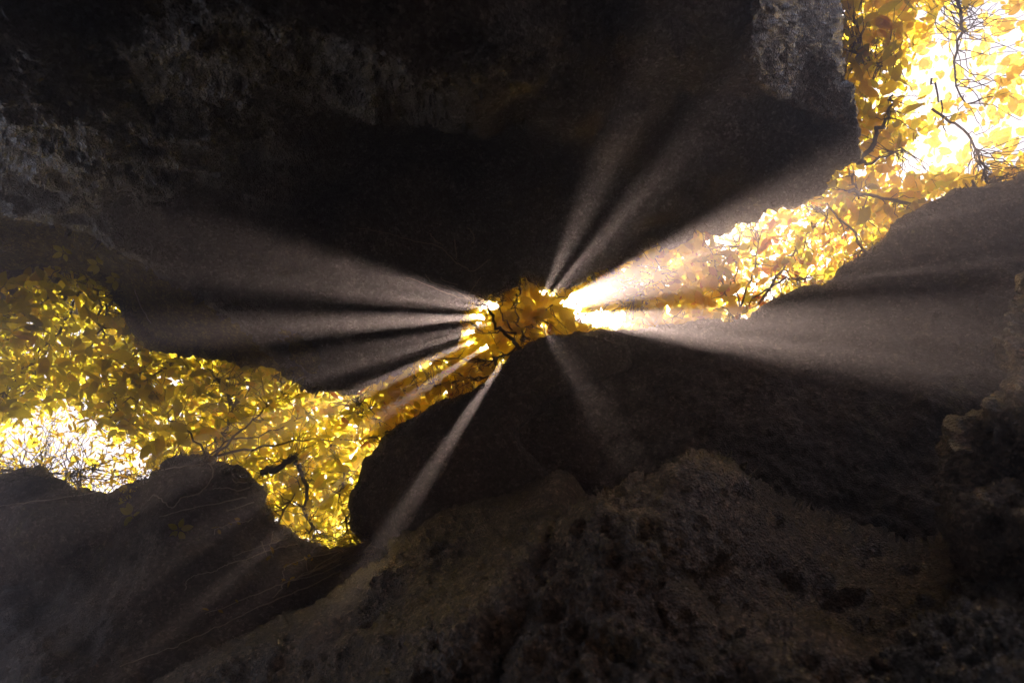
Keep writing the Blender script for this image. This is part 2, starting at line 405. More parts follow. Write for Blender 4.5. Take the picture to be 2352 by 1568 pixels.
c += [(1380, 230, 4.0), (1390, 120, 3.6), (1400, 0, 3.2), (1480, 40, 3.1), (1560, 30, 3.1), (1640, 40, 3.1), (1540, 110, 3.4), (1640, 120, 3.5), (1540, 200, 4.1), (1640, 200, 4.1), (1500, 300, 4.6), (1650, 300, 4.6),
      (1500, 420, 4.95), (1700, 400, 4.9), (1800, 320, 4.75), (1850, 250, 4.55), (1600, -150, 2.9), (0, -500, 1.8), (800, -500, 1.8), (1500, -500, 2.2), (800, -1200, 1.2), (0, -1200, 1.2), (-1000, -600, 1.5), (1500, -1200, 1.4)]
rock('overhanging_cliff', [(-1000, 250), (-200, 410), (60, 497), (230, 562), (420, 662), (560, 765)] + RIM_UP + [(1700, -1200), (600, -1500), (-1000, -1200)], c, GREY,
     'huge dark gritty overhanging cliff filling the upper part above the leafy gap', 'cliff', amp=1.0, big=0.16, seed=0.0, jitter=9, pits=70)

c = [(1760, -500, 2.8), (1745, 0, 2.95), (1720, 60, 3.05), (1708, 100, 3.1), (1722, 160, 3.35), (1770, 215, 3.8), (1850, 245, 4.3), (1800, 100, 3.55), (1790, 20, 3.4), (1850, 60, 3.85), (1850, 160, 4.1), (1910, 0, 4.25), (1924, 100, 4.3), (1938, 180, 4.35), (1950, 240, 4.45), (1890, -500, 3.8)]
rock('rock_buttress', [(1750, -500), (1752, -100), (1742, 0), (1722, 55), (1706, 95), (1712, 135), (1732, 178), (1770, 215), (1820, 245), (1880, 275), (1945, 290), (1962, 262), (1940, 180), (1924, 100), (1909, 0), (1900, -180), (1890, -500)], c, PILLAR,
     'rough brown lit rock buttress hanging beside the bright leaves in the upper right corner', 'rock', amp=0.8, big=0.05, seed=4.2, jitter=7, gritamp=1.5)

c = [(x, y, 5.75) for x, y in LEFT_UP[5:]] + [(640, 836, 5.7), (720, 900, 5.7), (0, 600, 5.6), (140, 610, 5.7), (-1000, 450, 5.2), (0, 480, 4.95), (230, 560, 5.15), (420, 660, 5.3), (600, 780, 5.5), (300, 640, 5.35), (400, 730, 5.5), (-1000, 250, 5.2)]
rock('mossy_ledge', [(-1000, 330), (-300, 520), (0, 602), (90, 606), (140, 610)] + LEFT_UP[5:] + [(640, 838), (700, 884), (725, 896), (720, 800), (500, 640), (230, 490), (0, 420), (-600, 290), (-1000, 200)], c, MOSSY,
     'moss streaked rock ledge slanting down above the leaves on the left', 'rock ledge', amp=0.6, big=0.08, seed=8.1, strata=0.02)

c = [(-1000, 570, 6.3), (0, 692, 6.2), (130, 632, 6.1), (240, 640, 6.1), (0, 560, 5.9), (-1000, 100, 5.9), (0, 640, 6.05)]
rock('far_rock', [(-1000, 570), (-300, 675), (0, 692), (60, 663), (130, 633), (230, 640), (300, 640), (260, 560), (0, 520), (-1000, 100)], c, SMOOTH,
     'small hazy rock at the left edge under the mossy ledge', 'rock', amp=0.4, big=0.05, seed=12.3)

c = [(x, y, 5.3) for x, y in RIM_LO] + [(880, 1270, 5.2), (960, 1250, 5.1), (330, 1140, 5.1), (265, 1240, 4.9), (190, 1330, 4.7), (60, 1420, 4.5), (60, 1200, 4.9), (150, 1250, 4.9),
      (450, 1150, 5.0), (450, 1300, 4.6), (600, 1300, 4.7), (700, 1300, 4.9), (300, 1450, 4.1), (500, 1440, 4.3), (650, 1390, 4.55), (100, 1560, 3.7), (-500, 1500, 4.0), (-500, 1250, 4.7), (0, 1900, 2.8), (-1000, 2200, 1.8), (500, 1700, 3.3)]
c += ledge([(345, 1105), (300, 1180), (265, 1250), (200, 1330), (90, 1405), (-20, 1450)][::-1], [4.75, 4.85, 4.95, 5.05, 5.1, 5.15], [4.45, 4.55, 4.62, 4.72, 4.85, 4.95], 12)
rock('rounded_rock', RIM_LO + [(880, 1262), (960, 1250), (980, 1330), (800, 1500), (500, 1750), (200, 2100), (-1000, 2500)], c, SMOOTH,
     'broad rounded rock at lower left with pale roots trailing over it', 'rock', amp=0.7, big=0.10, seed=15.7, strata=0.012)

c = [(x, y, 5.25) for x, y in RIM_BLOCK] + [(1000, 1050, 4.9), (1100, 1000, 4.95), (1150, 950, 5.0), (1250, 850, 5.15), (1380, 800, 5.3), (1330, 870, 5.2), (900, 1180, 4.9), (950, 1280, 4.7), (1100, 1150, 4.75), (1250, 1100, 4.9), (1250, 980, 5.1), (1000, 1330, 4.6), (1350, 1200, 4.9), (1450, 820, 5.35)]
rock('hanging_block', RIM_BLOCK + [(1450, 790), (1440, 850), (1330, 895), (1240, 938), (1195, 985), (1200, 1030), (1260, 1085), (1300, 1150), (1200, 1250), (1000, 1360), (880, 1330)], c, SMOOTH,
     'dark smooth block jutting into the leafy gap just below the centre', 'rock', amp=0.5, big=0.08, seed=19.4)

c = [(1300, 780, 5.6), (1380, 765, 5.6)] + [(x, y, 5.6) for x, y in RIM_RIGHT[:15]] + [(2352, 400, 5.5), (2650, 340, 5.4), (3200, 250, 5.2),
      (1300, 950, 5.35), (1500, 900, 5.4), (1800, 850, 5.3), (2100, 750, 5.2), (2300, 600, 5.3), (1300, 1150, 5.0), (1600, 1050, 4.9), (1900, 1050, 4.7), (2150, 950, 4.6), (2352, 800, 4.6), (1900, 1250, 4.2), (2100, 1200, 4.1), (2300, 1100, 4.1), (2600, 900, 4.2), (3200, 800, 4.0), (2000, 1600, 3.2), (3200, 1600, 2.6), (1200, 1600, 3.5)]
rock('sloping_wall_rock', [(1250, 800), (1300, 775), (1380, 766)] + RIM_RIGHT + [(3200, 1700), (2000, 1800), (1200, 1700), (1050, 1200), (1150, 950)], c, SMOOTH,
     'wide sloping rock face right of centre crossed by hazy light', 'rock face', amp=0.7, big=0.16, seed=23.9)

c = [(-400, 1910, 3.0), (100, 1682, 3.3), (330, 1570, 3.5), (600, 1442, 3.7), (760, 1352, 3.8), (870, 1270, 3.9), (960, 1212, 3.95), (1100, 1152, 4.0), (1230, 1114, 4.05), (1290, 1088, 4.1)]
c += ledge([(700, 1700), (820, 1568), (940, 1450), (1030, 1370), (1110, 1290), (1190, 1215), (1260, 1165)], [3.0, 3.1, 3.2, 3.3, 3.45, 3.6, 3.7], [2.75, 2.8, 2.85, 2.9, 3.0, 3.1, 3.3], 14)
c += [(700, 1450, 3.5), (900, 1320, 3.65), (1100, 1200, 3.8), (600, 1560, 3.3), (1250, 1300, 2.85), (1150, 1450, 2.6), (1300, 1568, 2.4), (1500, 1500, 2.4), (1500, 1300, 2.7), (1000, 1600, 2.5), (0, 2300, 1.6), (1500, 2300, 1.3), (800, 2300, 1.4), (1330, 1160, 3.9)]
rock('foreground_ridge', [(-400, 1900), (100, 1680), (330, 1568), (600, 1440), (760, 1350), (870, 1268), (960, 1210), (1100, 1150), (1230, 1112), (1290, 1086), (1325, 1120), (1340, 1180), (1400, 1250), (1600, 1350), (1700, 1700), (1800, 2400), (-400, 2500)], c, BROWN,
     'dark brown rock ridge with a glinting crest rising from the bottom edge', 'rock ridge', amp=0.75, big=0.06, seed=27.2, pits=60, ridged=0.15, lip=0.4, lipw=42)

c = [(1270, 1195, 2.95), (1330, 1144, 3.05), (1400, 1115, 3.1), (1440, 1098, 3.15), (1500, 1086, 3.15), (1560, 1040, 3.2), (1620, 1030, 3.25), (1680, 1042, 3.3), (1760, 1110, 3.4), (1830, 1170, 3.5), (1900, 1210, 3.55), (2000, 1230, 3.55), (2100, 1240, 3.45), (2250, 1260, 3.3),
     (1400, 1200, 2.8), (1550, 1130, 2.95), (1650, 1150, 2.95), (1600, 1280, 2.7), (1750, 1250, 3.05), (1850, 1300, 3.1), (2000, 1320, 3.1), (2120, 1340, 2.95), (1750, 1400, 2.7), (1900, 1430, 2.7), (2050, 1440, 2.65), (1450, 1350, 2.5), (1300, 1280, 2.75), (1500, 1450, 2.35), (1300, 1500, 2.3), (1700, 1560, 2.2), (2000, 1560, 2.25), (1500, 2300, 1.3), (2300, 2200, 1.5), (2250, 1400, 2.7)]
c += ledge([(1560, 1450), (1700, 1445), (1800, 1450), (1900, 1470), (2000, 1490), (2060, 1480)], 2.55, 2.32, 12)
rock('bowl_rock', [(1268, 1200), (1295, 1165), (1330, 1142), (1400, 1113), (1440, 1095), (1500, 1084), (1528, 1062), (1560, 1037), (1620, 1027), (1680, 1039), (1730, 1080), (1790, 1125), (1840, 1160), (1920, 1190), (2000, 1215), (2100, 1230), (2300, 1240), (2400, 1500), (2300, 2300), (1300, 2400), (1150, 1700), (1200, 1400), (1235, 1260)], c, BROWN,
     'pitted brown rock with a knobbly skyline and a lumpy hollow at lower right', 'rock', amp=0.8, big=0.05, seed=31.5, strata=0.025, jitter=8, pits=90, ridged=0.2, lip=0.4, lipw=40)

c = [(2380, 690, 3.0), (2340, 770, 3.0), (2312, 850, 2.95), (2310, 910, 2.9), (2270, 950, 2.85), (2210, 990, 2.85), (2200, 1090, 2.8), (2190, 1150, 2.8), (2188, 1200, 2.75), (2215, 1255, 2.7), (2245, 1312, 2.65), (2320, 1335, 2.55), (2352, 950, 2.65), (2300, 1100, 2.55), (2300, 1200, 2.4), (2500, 1000, 2.3), (2700, 1330, 2.0), (3000, 700, 2.2), (2600, 600, 2.8)]
c += ledge([(2190, 1165), (2230, 1140), (2290, 1118), (2360, 1098)], 2.72, 2.5, 9)
rock('side_boulder', [(2420, 620), (2370, 690), (2340, 760), (2315, 830), (2311, 905), (2275, 945), (2215, 985), (2202, 1040), (2200, 1090), (2192, 1150), (2184, 1200), (2212, 1252), (2243, 1312), (2300, 1332), (2400, 1340), (2800, 1400), (3100, 900), (2800, 550)], c, BROWN,
     'dark craggy boulder with lit edges at the right border', 'boulder', amp=0.9, big=0.04, seed=35.1, strata=0.03, pits=30, lip=0.35, lipw=30)

c = [(2050, 1600, 2.1), (2100, 1490, 2.3), (2180, 1400, 2.5), (2230, 1340, 2.62), (2320, 1310, 2.6), (2420, 1300, 2.5), (2250, 1450, 2.2), (2352, 1500, 2.0), (2150, 1568, 2.1), (2900, 1250, 1.9), (2900, 2100, 1.0), (2000, 2200, 1.2)]
rock('wet_rock', [(2030, 1640), (2062, 1568), (2100, 1485), (2160, 1420), (2205, 1360), (2240, 1318), (2300, 1300), (2420, 1285), (2900, 1240), (3000, 2200), (1950, 2300)], c, WET,
     'wet black rock sparkling with grey glints in the lower right corner', 'rock', amp=1.1, big=0.04, seed=39.8, gritamp=1.6, lip=0.3, lipw=50)

# ------------------------------------------------------------------ foliage
def leaf_template(w, n=4, fold=0.18, droop=0.12, tip=1.0):
    """pointed blade along +x from 0 to 1 with a folded midrib and a stalk"""
    V = [(-0.22, 0, 0.02)]; F = []
    ts = np.linspace(0, 1, n + 1)
    rows = []
    for t in ts:
        hw = w * (math.sin(math.pi * min(1, t ** 0.85 * 1.0)) ** 0.8) if 0 < t < 1 else 0.0
        z = -droop * t * t
        if hw == 0.0:
            rows.append([len(V)]); V.append((t, 0, z))
        else:
            rows.append([len(V), len(V) + 1, len(V) + 2])
            V += [(t, hw, z + fold * hw), (t, 0, z), (t, -hw, z + fold * hw)]
    F.append((0, rows[0][0], rows[0][0]))
    tri = []
    for r0, r1 in zip(rows[:-1], rows[1:]):
        if len(r0) == 1:
            tri += [(r0[0], r1[1], r1[0]), (r0[0], r1[2], r1[1])]
        elif len(r1) == 1:
            tri += [(r0[0], r0[1], r1[0]), (r0[1], r0[2], r1[0])]
        else:
            tri += [(r0[0], r0[1], r1[1]), (r0[0], r1[1], r1[0]), (r0[1], r0[2], r1[2]), (r0[1], r1[2], r1[1])]
    # stalk as a sliver
    b = rows[0][0]; k = len(V); V += [(-0.22, 0.012, 0.02), (0.02, 0.012, 0.0)]
    tri += [(0, b, k + 1), (0, k + 1, k)]
    return np.array(V, float), np.array(tri, int)
SHAPES = [leaf_template(0.19, 5), leaf_template(0.27, 5), leaf_template(0.14, 5, droop=0.25), leaf_template(0.34, 4, droop=0.05)]

def orient(N, tilt):
    """random leaf frames: normals scattered about the vertical"""
    az = rng.uniform(0, 2 * np.pi, N); ti = np.abs(rng.normal(0, tilt, N)); ta = rng.uniform(0, 2 * np.pi, N)
    n = np.stack([np.sin(ti) * np.cos(ta), np.sin(ti) * np.sin(ta), np.cos(ti)], 1)
    x = np.stack([np.cos(az), np.sin(az), -0.25 * np.ones(N)], 1)
    x -= n * (x * n).sum(1)[:, None]; x /= np.linalg.norm(x, axis=1)[:, None]
    y = np.cross(n, x)
    return np.stack([x, y, n], 2)

SITES = [  # plan position, leaf size, shape odds, material odds, name, label
    ((60, 800), 0.20, (3, 4, 2, 0), (2, 4, 4, 0, 0), 'tree', 'broad leaved yellow tree at the far left edge of the gap under the hazy rock'),
    ((300, 880), 0.20, (3, 4, 1, 0), (2, 5, 4, 0, 0), 'tree', 'golden tree with large pointed leaves under the slanting mossy ledge'),
    ((180, 1060), 0.10, (1, 0, 4, 0), (5, 2, 1, 4, 0), 'shrub', 'fine leaved glowing shrub along the top of the rounded rock at lower left'),
    ((520, 930), 0.17, (3, 2, 2, 0), (2, 4, 4, 1, 0), 'tree', 'olive gold tree with thin dark branches at the middle of the left gap'),
    ((710, 1120), 0.16, (3, 2, 3, 0), (2, 4, 4, 0, 0), 'tree', 'yellow tree filling the tongue of gap beside the dark hanging block'),
    ((900, 930), 0.14, (2, 3, 2, 0), (4, 4, 2, 1, 1), 'shrub', 'leafy shrub in the narrow slanting gap left of the hanging block'),
    ((1190, 730), 0.18, (1, 3, 0, 2), (6, 3, 1, 1, 1), 'shrub', 'golden shrub with a forked dark stem at the narrow centre of the gap'),
    ((1440, 680), 0.13, (2, 3, 1, 1), (4, 2, 1, 4, 1), 'shrub', 'sun dazzled shrub just right of the bright centre'),
    ((1740, 620), 0.15, (2, 3, 1, 1), (4, 2, 2, 3, 2), 'tree', 'amber tree with dark upright twigs between the cliff and the sloping rock face'),
    ((2020, 300), 0.20, (2, 4, 0, 2), (5, 3, 2, 3, 0), 'tree', 'golden tree with broad leaves beside the rock buttress at upper right'),
    ((2300, 230), 0.21, (2, 4, 0, 2), (4, 1, 0, 5, 0), 'tree', 'overexposed pale golden tree in the upper right corner'),
]
SP = np.array([s[0] for s in SITES], float)

# openings where the sun falls through the leaves: plan x, y at the rim, half sizes, turn
HOLES = [(1114, 706, 15, 2.0, 8), (1115, 696, 15, 3.8, 13), (1086, 728, 20, 4.0, 2), (1116, 744, 7, 1.2, -10), (1058, 769, 17, 3.8, -16), (1070, 789, 10, 2.2, -24), (1098, 806, 8, 2.4, -33), (965, 846, 12, 4, -25), (1148, 842, 5, 10, 30), (1254, 664, 1.3, 5, 20), (1276, 668, 1.4, 4, 40),
         (1343, 684, 38, 20, -22), (1395, 730, 66, 11.5, -3), (1420, 748, 50, 1.6, -2), (1490, 648, 16, 5, -25), (1565, 598, 16, 6, -25),
         (1720, 525, 50, 20, -20), (2240, 110, 130, 80, -30), (2200, 330, 110, 40, -15), (2330, 300, 80, 70, 0)]
DH = 5.6
def sun_plan(P):
    """where a point lies, seen along the sun's rays, on the plan plane at depth DH"""
    q = P - CAM; z = q @ FW; s = (DH - z) / (sdir @ FW)
    q = q + sdir * s[:, None]
    return 1176 + (q @ RT) / DH * FPX, 784 - (q @ UP) / DH * FPX
def open_to_sun(P, grow=1.0):
    x, y = sun_plan(P); r = np.zeros(len(P), bool)
    for hx, hy, a, b, t in HOLES:
        t = math.radians(t); dx, dy = x - hx, y - hy
        u = dx * math.cos(t) + dy * math.sin(t); v = -dx * math.sin(t) + dy * math.cos(t)
        r |= (u / (a * grow + 1)) ** 2 + (v / (b * grow + 1)) ** 2 < 1
    return r

def scatter(N, dlo, dhi, margin, power=1.6):
    """leaf places over the opening, in plan x, y and depth"""
    lo = GAPS.min(0); hi = GAPS.max(0); out = []; n = 0
    lo = np.maximum(lo, (-700, -420)); hi = np.minimum(hi, (2950, 1300))
    while n < N:
        x = rng.uniform(lo[0], hi[0], 4 * N); y = rng.uniform(lo[1], hi[1], 4 * N)
        ins = inside(x, y, GAPS)
        if margin:
            _, _, dd = nearest(x[~ins], y[~ins], GAP); k = ~ins; k[k] = dd < margin; ins |= k
        x, y = x[ins], y[ins]; d = dlo + (dhi - dlo) * rng.uniform(0, 1, len(x)) ** power
        out.append(np.c_[x, y, d]); n += len(x)
    return np.concatenate(out)[:N]

NL = 60000
SHW = [np.concatenate([V, V[F].mean(1)]) for V, F in SHAPES]
def sow(P3, site):
    """choose shape, material, size and pose of every leaf; drop those that would block an opening"""
    N = len(P3); sh = np.zeros(N, int); ma = np.zeros(N, int); S = np.zeros(N)
    for si, (sp, size, so, mo, nm, label) in enumerate(SITES):
        q = np.where(site == si)[0]
        sh[q] = rng.choice(4, len(q), p=np.array(so, float) / sum(so)); ma[q] = rng.choice(5, len(q), p=np.array(mo, float) / sum(mo))
        S[q] = 0.46 * size * np.clip(rng.lognormal(-0.02, 0.45, len(q)), 0.35, 2.3)
    return sh, ma, S, orient(N, 0.62)
def blocks(P3, sh, S, O):
    r = np.zeros(len(P3), bool)
    for s in range(4):
        q = np.where(sh == s)[0]
        if len(q) == 0: continue
        W = np.einsum('nij,vj->nvi', O[q] * S[q][:, None, None], SHW[s]) + P3[q][:, None]
        r[q] = open_to_sun(W.reshape(-1, 3)).reshape(len(q), -1).any(1)
    return r
PX = scatter(NL, 5.75, 8.6, 35)
# more leaves round the narrow centre 
extra = scatter(7000, 6.3, 8.8, 60); k = (np.abs(extra[:, 0] - 1230) < 420); PX = np.concatenate([PX, extra[k]])
n_big = len(PX)
rr_ = np.hypot(PX[:, 0] - VPX, PX[:, 1] - VPY); PX = PX[(rr_ > 330) | (rng.uniform(0, 1, len(PX)) < 0.30)]
n_big = len(PX)
# two even layers of leaves over the narrow centre: little gap, much light
lay = []
for d_, st_ in ((5.85, 13.5), (6.2, 14), (6.7, 15.5)):
    gx_, gy_ = np.meshgrid(np.arange(860, 1640, st_), np.arange(500, 1000, st_ * 0.9)); gx_ = gx_ + (np.arange(gx_.shape[0]) % 2)[:, None] * st_ / 2
    gx_ = gx_.ravel() + rng.normal(0, 3, gx_.size); gy_ = gy_.ravel() + rng.normal(0, 3, gy_.size)
    k = inside(gx_, gy_, GAPS); _, _, dd_ = nearest(gx_, gy_, GAP); k |= dd_ < 40
    lay.append(np.c_[gx_[k], gy_[k], d_ + rng.normal(0, 0.06, k.sum())])
for d_, st_ in ((7.0, 14), (7.9, 19)):  # upper leaf layers added on the left to block stray sun
    gx_, gy_ = np.meshgrid(np.arange(-120, 880, st_), np.arange(600, 1320, st_)); gx_ = gx_.ravel() + rng.normal(0, 3, gx_.size); gy_ = gy_.ravel() + rng.normal(0, 3, gy_.size)
    k = inside(gx_, gy_, GAPS) & ((gx_ > 330) | (gy_ < 880) | (rng.uniform(0, 1, gx_.size) < 0.9)) & ((gx_ > 430) | ((rng.uniform(0, 1, gx_.size) < 0.1) & (d_ < 7.5))); lay.append(np.c_[gx_[k], gy_[k], d_ + rng.normal(0, 0.2, k.sum())])
PX = np.concatenate([PX] + lay)
# narrow filler leaves added along the rays, blocking the sun between the openings
n_ray = len(PX)
rays = scatter(60000, 5.75, 7.2, 30); rr_ = np.hypot(rays[:, 0] - VPX, rays[:, 1] - VPY); rays = rays[(rr_ > 45) & (rr_ < 300)][:4500]
PX = np.concatenate([PX, rays])
PL = at(PX[:, 0], PX[:, 1], PX[:, 2])
site = np.argmin(((PX[:, None, :2] - SP[None]) ** 2).sum(-1), 1)
SH, MA, SZ, OR = sow(PL, site)
SZ[n_big:n_ray] = np.where(PX[n_big:n_ray, 2] > 6.45, 0.135, 0.115) * np.clip(rng.lognormal(0, 0.2, n_ray - n_big), 0.6, 1.5); SH[n_big:n_ray] = rng.choice([1, 1, 0, 3], n_ray - n_big); MA[n_big:n_ray] = rng.choice([5, 5, 5, 0, 1], n_ray - n_big); MA[n_ray:] = 5
OR[n_big:n_ray] = orient(n_ray - n_big, 0.42)
SZ[n_ray:] *= 0.62; SH[n_ray:] = 2
lat = PL[n_ray:] - CAM; lat = lat / (lat @ FW)[:, None] - sdir / (sdir @ FW)
lat /= np.linalg.norm(lat, axis=1)[:, None]; nz = OR[n_ray:, :, 2]
lat = lat - nz * (lat * nz).sum(1)[:, None]; lat /= np.linalg.norm(lat, axis=1)[:, None]
OR[n_ray:] = np.stack([lat, np.cross(nz, lat), nz], 2)
clump = fbm(PL, 1.6, 3)
thin = rng.uniform(0, 1, len(PL))
drop = (PX[:, 0] < -130) | (PX[:, 0] > 2500) | (PX[:, 1] < -70) | ((PX[:, 0] > 2080) & (PX[:, 1] < 400) & (thin < 0.6)) | ((PX[:, 0] < 200) & (PX[:, 1] > 900) & (thin < 0.05)) | ((PX[:, 0] > 2150) & (PX[:, 1] < 360) & (thin < 0.8)) | ((PX[:, 0] > 1500) & (PX[:, 0] < 1900) & (thin < 0.1))
bl = blocks(PL, SH, SZ, OR)
for f_ in (0.6, 0.6, 0.55):                    # a leaf in the way of an opening is tried smaller before it is left out
    q = np.where(bl)[0]; SZ[q] *= f_; bl[q] = blocks(PL[q], SH[q], SZ[q], OR[q])
keep = ~drop & ((clump > -0.33) | (np.arange(len(PL)) >= n_big)) & ~bl
PX, PL, site, SH, MA, SZ, OR = PX[keep], PL[keep], site[keep], SH[keep], MA[keep], SZ[keep], OR[keep]

def tube(points, r0, r1, sides=5):
    P = np.array(points, float); n = len(P)
    T = np.gradient(P, axis=0); T /= np.linalg.norm(T, axis=1)[:, None] + 1e-9
    ref = np.array([0.3, 0.2, 0.9]); A = np.cross(T, ref); A /= np.linalg.norm(A, axis=1)[:, None] + 1e-9; B = np.cross(T, A)
    R = np.linspace(r0, r1, n)
    an = np.linspace(0, 2 * np.pi, sides, endpoint=False)
    V = (P[:, None] + R[:, None, None] * (A[:, None] * np.cos(an)[None, :, None] + B[:, None] * np.sin(an)[None, :, None])).reshape(-1, 3)
    F = []
    for i in range(n - 1):
        for j in range(sides):
            F.append((i * sides + j, i * sides + (j + 1) % sides, (i + 1) * sides + (j + 1) % sides, (i + 1) * sides + j))
    return V, np.array(F, int)
def join(parts):
    V = []; F = []; k = 0
    for v, f in parts: V.append(v); F.append(f + k); k += len(v)
    return np.concatenate(V), np.concatenate(F)
def wiggle(p, q, n, amp, sag=0.0):
    p, q = np.array(p, float), np.array(q, float); t = np.linspace(0, 1, n)[:, None]
    P = p + (q - p) * t
    L = np.linalg.norm(q - p); s = rng.uniform(0, 50, 3)
    tt = np.c_[t[:, 0] * 2.5 + s[0], t[:, 0] * 0 + s[1], t[:, 0] * 0 + s[2]]
    W = np.c_[fbm(tt, 1, 3), fbm(tt + 20, 1, 3), fbm(tt + 40, 1, 3)]
    W -= W[0]; 
    return P + W * L * amp + np.array([0, 0, -sag * L]) * (t * t)
def px_line(pts, d0, d1, n=5):
    P = smooth_poly(pts, False, n); dd = np.linspace(d0, d1, len(P))
    return at(P[:, 0], P[:, 1], dd)

LEAF_MESH = {}
def leaf_mesh(s, m):
    if (s, m) not in LEAF_MESH:
        V, F = SHAPES[s]; LEAF_MESH[(s, m)] = mesh_np('leaf', V, F, LEAFM[m], smooth=True)
    return LEAF_MESH[(s, m)]

BRANCHES = {  # traced main branches: polylines, depth from and to, radius from and to
    0: [([(140, 615), (110, 680), (60, 730), (-40, 790)], 6.0, 6.1, .02, .006), ([(170, 630), (120, 720), (40, 790)], 6.0, 6.0, .016, .005), ([(200, 640), (150, 740), (60, 850), (20, 900)], 6.0, 6.0, .014, .004), ([(70, 825), (80, 860), (95, 885)], 6.3, 6.2, .03, .022)],
    1: [([(215, 650), (225, 720), (232, 800), (230, 890)], 5.95, 6.0, .012, .004), ([(250, 690), (240, 740), (200, 800), (150, 870)], 6.0, 6.0, .012, .004), ([(330, 770), (300, 830), (260, 900), (170, 990)], 6.0, 6.0, .012, .004), ([(300, 730), (330, 820), (320, 900)], 6.0, 6.0, .01, .003), ([(420, 810), (340, 870), (250, 960)], 6.0, 6.0, .013, .004)],
    3: [([(498, 870), (530, 920), (520, 980), (470, 1035)], 5.9, 6.0, .014, .005), ([(490, 1050), (540, 1000), (590, 950), (660, 900)], 5.6, 5.9, .014, .004), ([(480, 1055), (440, 1000), (390, 955)], 5.6, 5.9, .012, .004), ([(470, 1055), (580, 1030), (700, 1010), (830, 1010)], 5.6, 5.9, .013, .004), ([(480, 1045), (530, 1010), (640, 985), (730, 930)], 5.6, 5.9, .01, .003)],
    4: [([(600, 1085), (640, 1070), (665, 1055), (680, 1058), (700, 1100), (705, 1180), (720, 1240)], 5.7, 5.9, .03, .012), ([(760, 1020), (790, 1090), (780, 1150), (800, 1220)], 5.8, 5.8, .010, .004), ([(640, 1200), (680, 1130), (690, 1080)], 5.7, 5.8, .01, .004)],
    5: [([(1160, 862), (1080, 870), (1000, 885), (900, 905), (830, 960)], 5.8, 5.9, .010, .003), ([(830, 1010), (930, 980), (1000, 940)], 5.8, 5.8, .008, .003), ([(880, 985), (850, 940), (800, 920)], 5.8, 5.9, .007, .003)],
    6: [([(1206, 835), (1192, 800), (1160, 765), (1140, 745), (1118, 708), (1080, 690), (1000, 665)], 5.7, 5.7, .020, .006), ([(1196, 805), (1180, 775), (1155, 720), (1150, 690)], 5.7, 5.75, .010, .004),
        ([(1205, 780), (1190, 745), (1185, 700), (1192, 665)], 5.75, 5.8, .010, .003), ([(1185, 768), (1150, 760), (1110, 765), (1085, 745), (1060, 735)], 5.7, 5.75, .008, .003), ([(1195, 800), (1150, 820), (1120, 828), (1000, 822), (940, 830)], 5.7, 5.8, .010, .003), ([(1195, 780), (1230, 735), (1270, 700)], 5.75, 5.85, .006, .002), ([(1225, 650), (1260, 665), (1310, 690), (1370, 730)], 5.8, 5.9, .007, .003)],
    8: [([(1850, 640), (1790, 650), (1740, 675), (1700, 720)], 5.8, 5.8, .012, .004), ([(1700, 730), (1720, 660), (1740, 590), (1730, 520)], 5.8, 5.9, .010, .004), ([(1690, 735), (1660, 660), (1640, 600)], 5.8, 5.9, .008, .003), ([(1700, 735), (1690, 640), (1700, 560)], 5.8, 5.9, .008, .003), ([(1740, 700), (1800, 620), (1850, 540), (1900, 480)], 5.8, 6.0, .012, .004), ([(1990, 590), (1930, 500), (1880, 450)], 5.7, 5.9, .012, .005)],
    9: [([(1975, 370), (2010, 320), (2040, 270), (2050, 220)], 5.2, 5.9, .022, .008), ([(1970, 375), (2020, 365), (2080, 340)], 5.2, 5.8, .014, .006), ([(1960, 400), (1970, 450), (1990, 500)], 5.6, 5.9, .012, .006), ([(1960, 110), (1985, 140), (2020, 148), (2060, 145)], 5.8, 5.9, .012, .006), ([(1950, 440), (2030, 455), (2120, 470)], 5.6, 5.8, .016, .008)],
    10: [([(2200, 0), (2205, 60), (2190, 160), (2220, 240)], 6.0, 6.0, .016, .006), ([(2140, 250), (2210, 300), (2250, 360), (2270, 420)], 5.8, 5.7, .012, .008), ([(2140, 180), (2160, 240), (2170, 300)], 5.9, 5.8, .010, .004)],
}
groups = {'tree': 'trees arching over the gap', 'shrub': 'shrubs growing over the gap'}
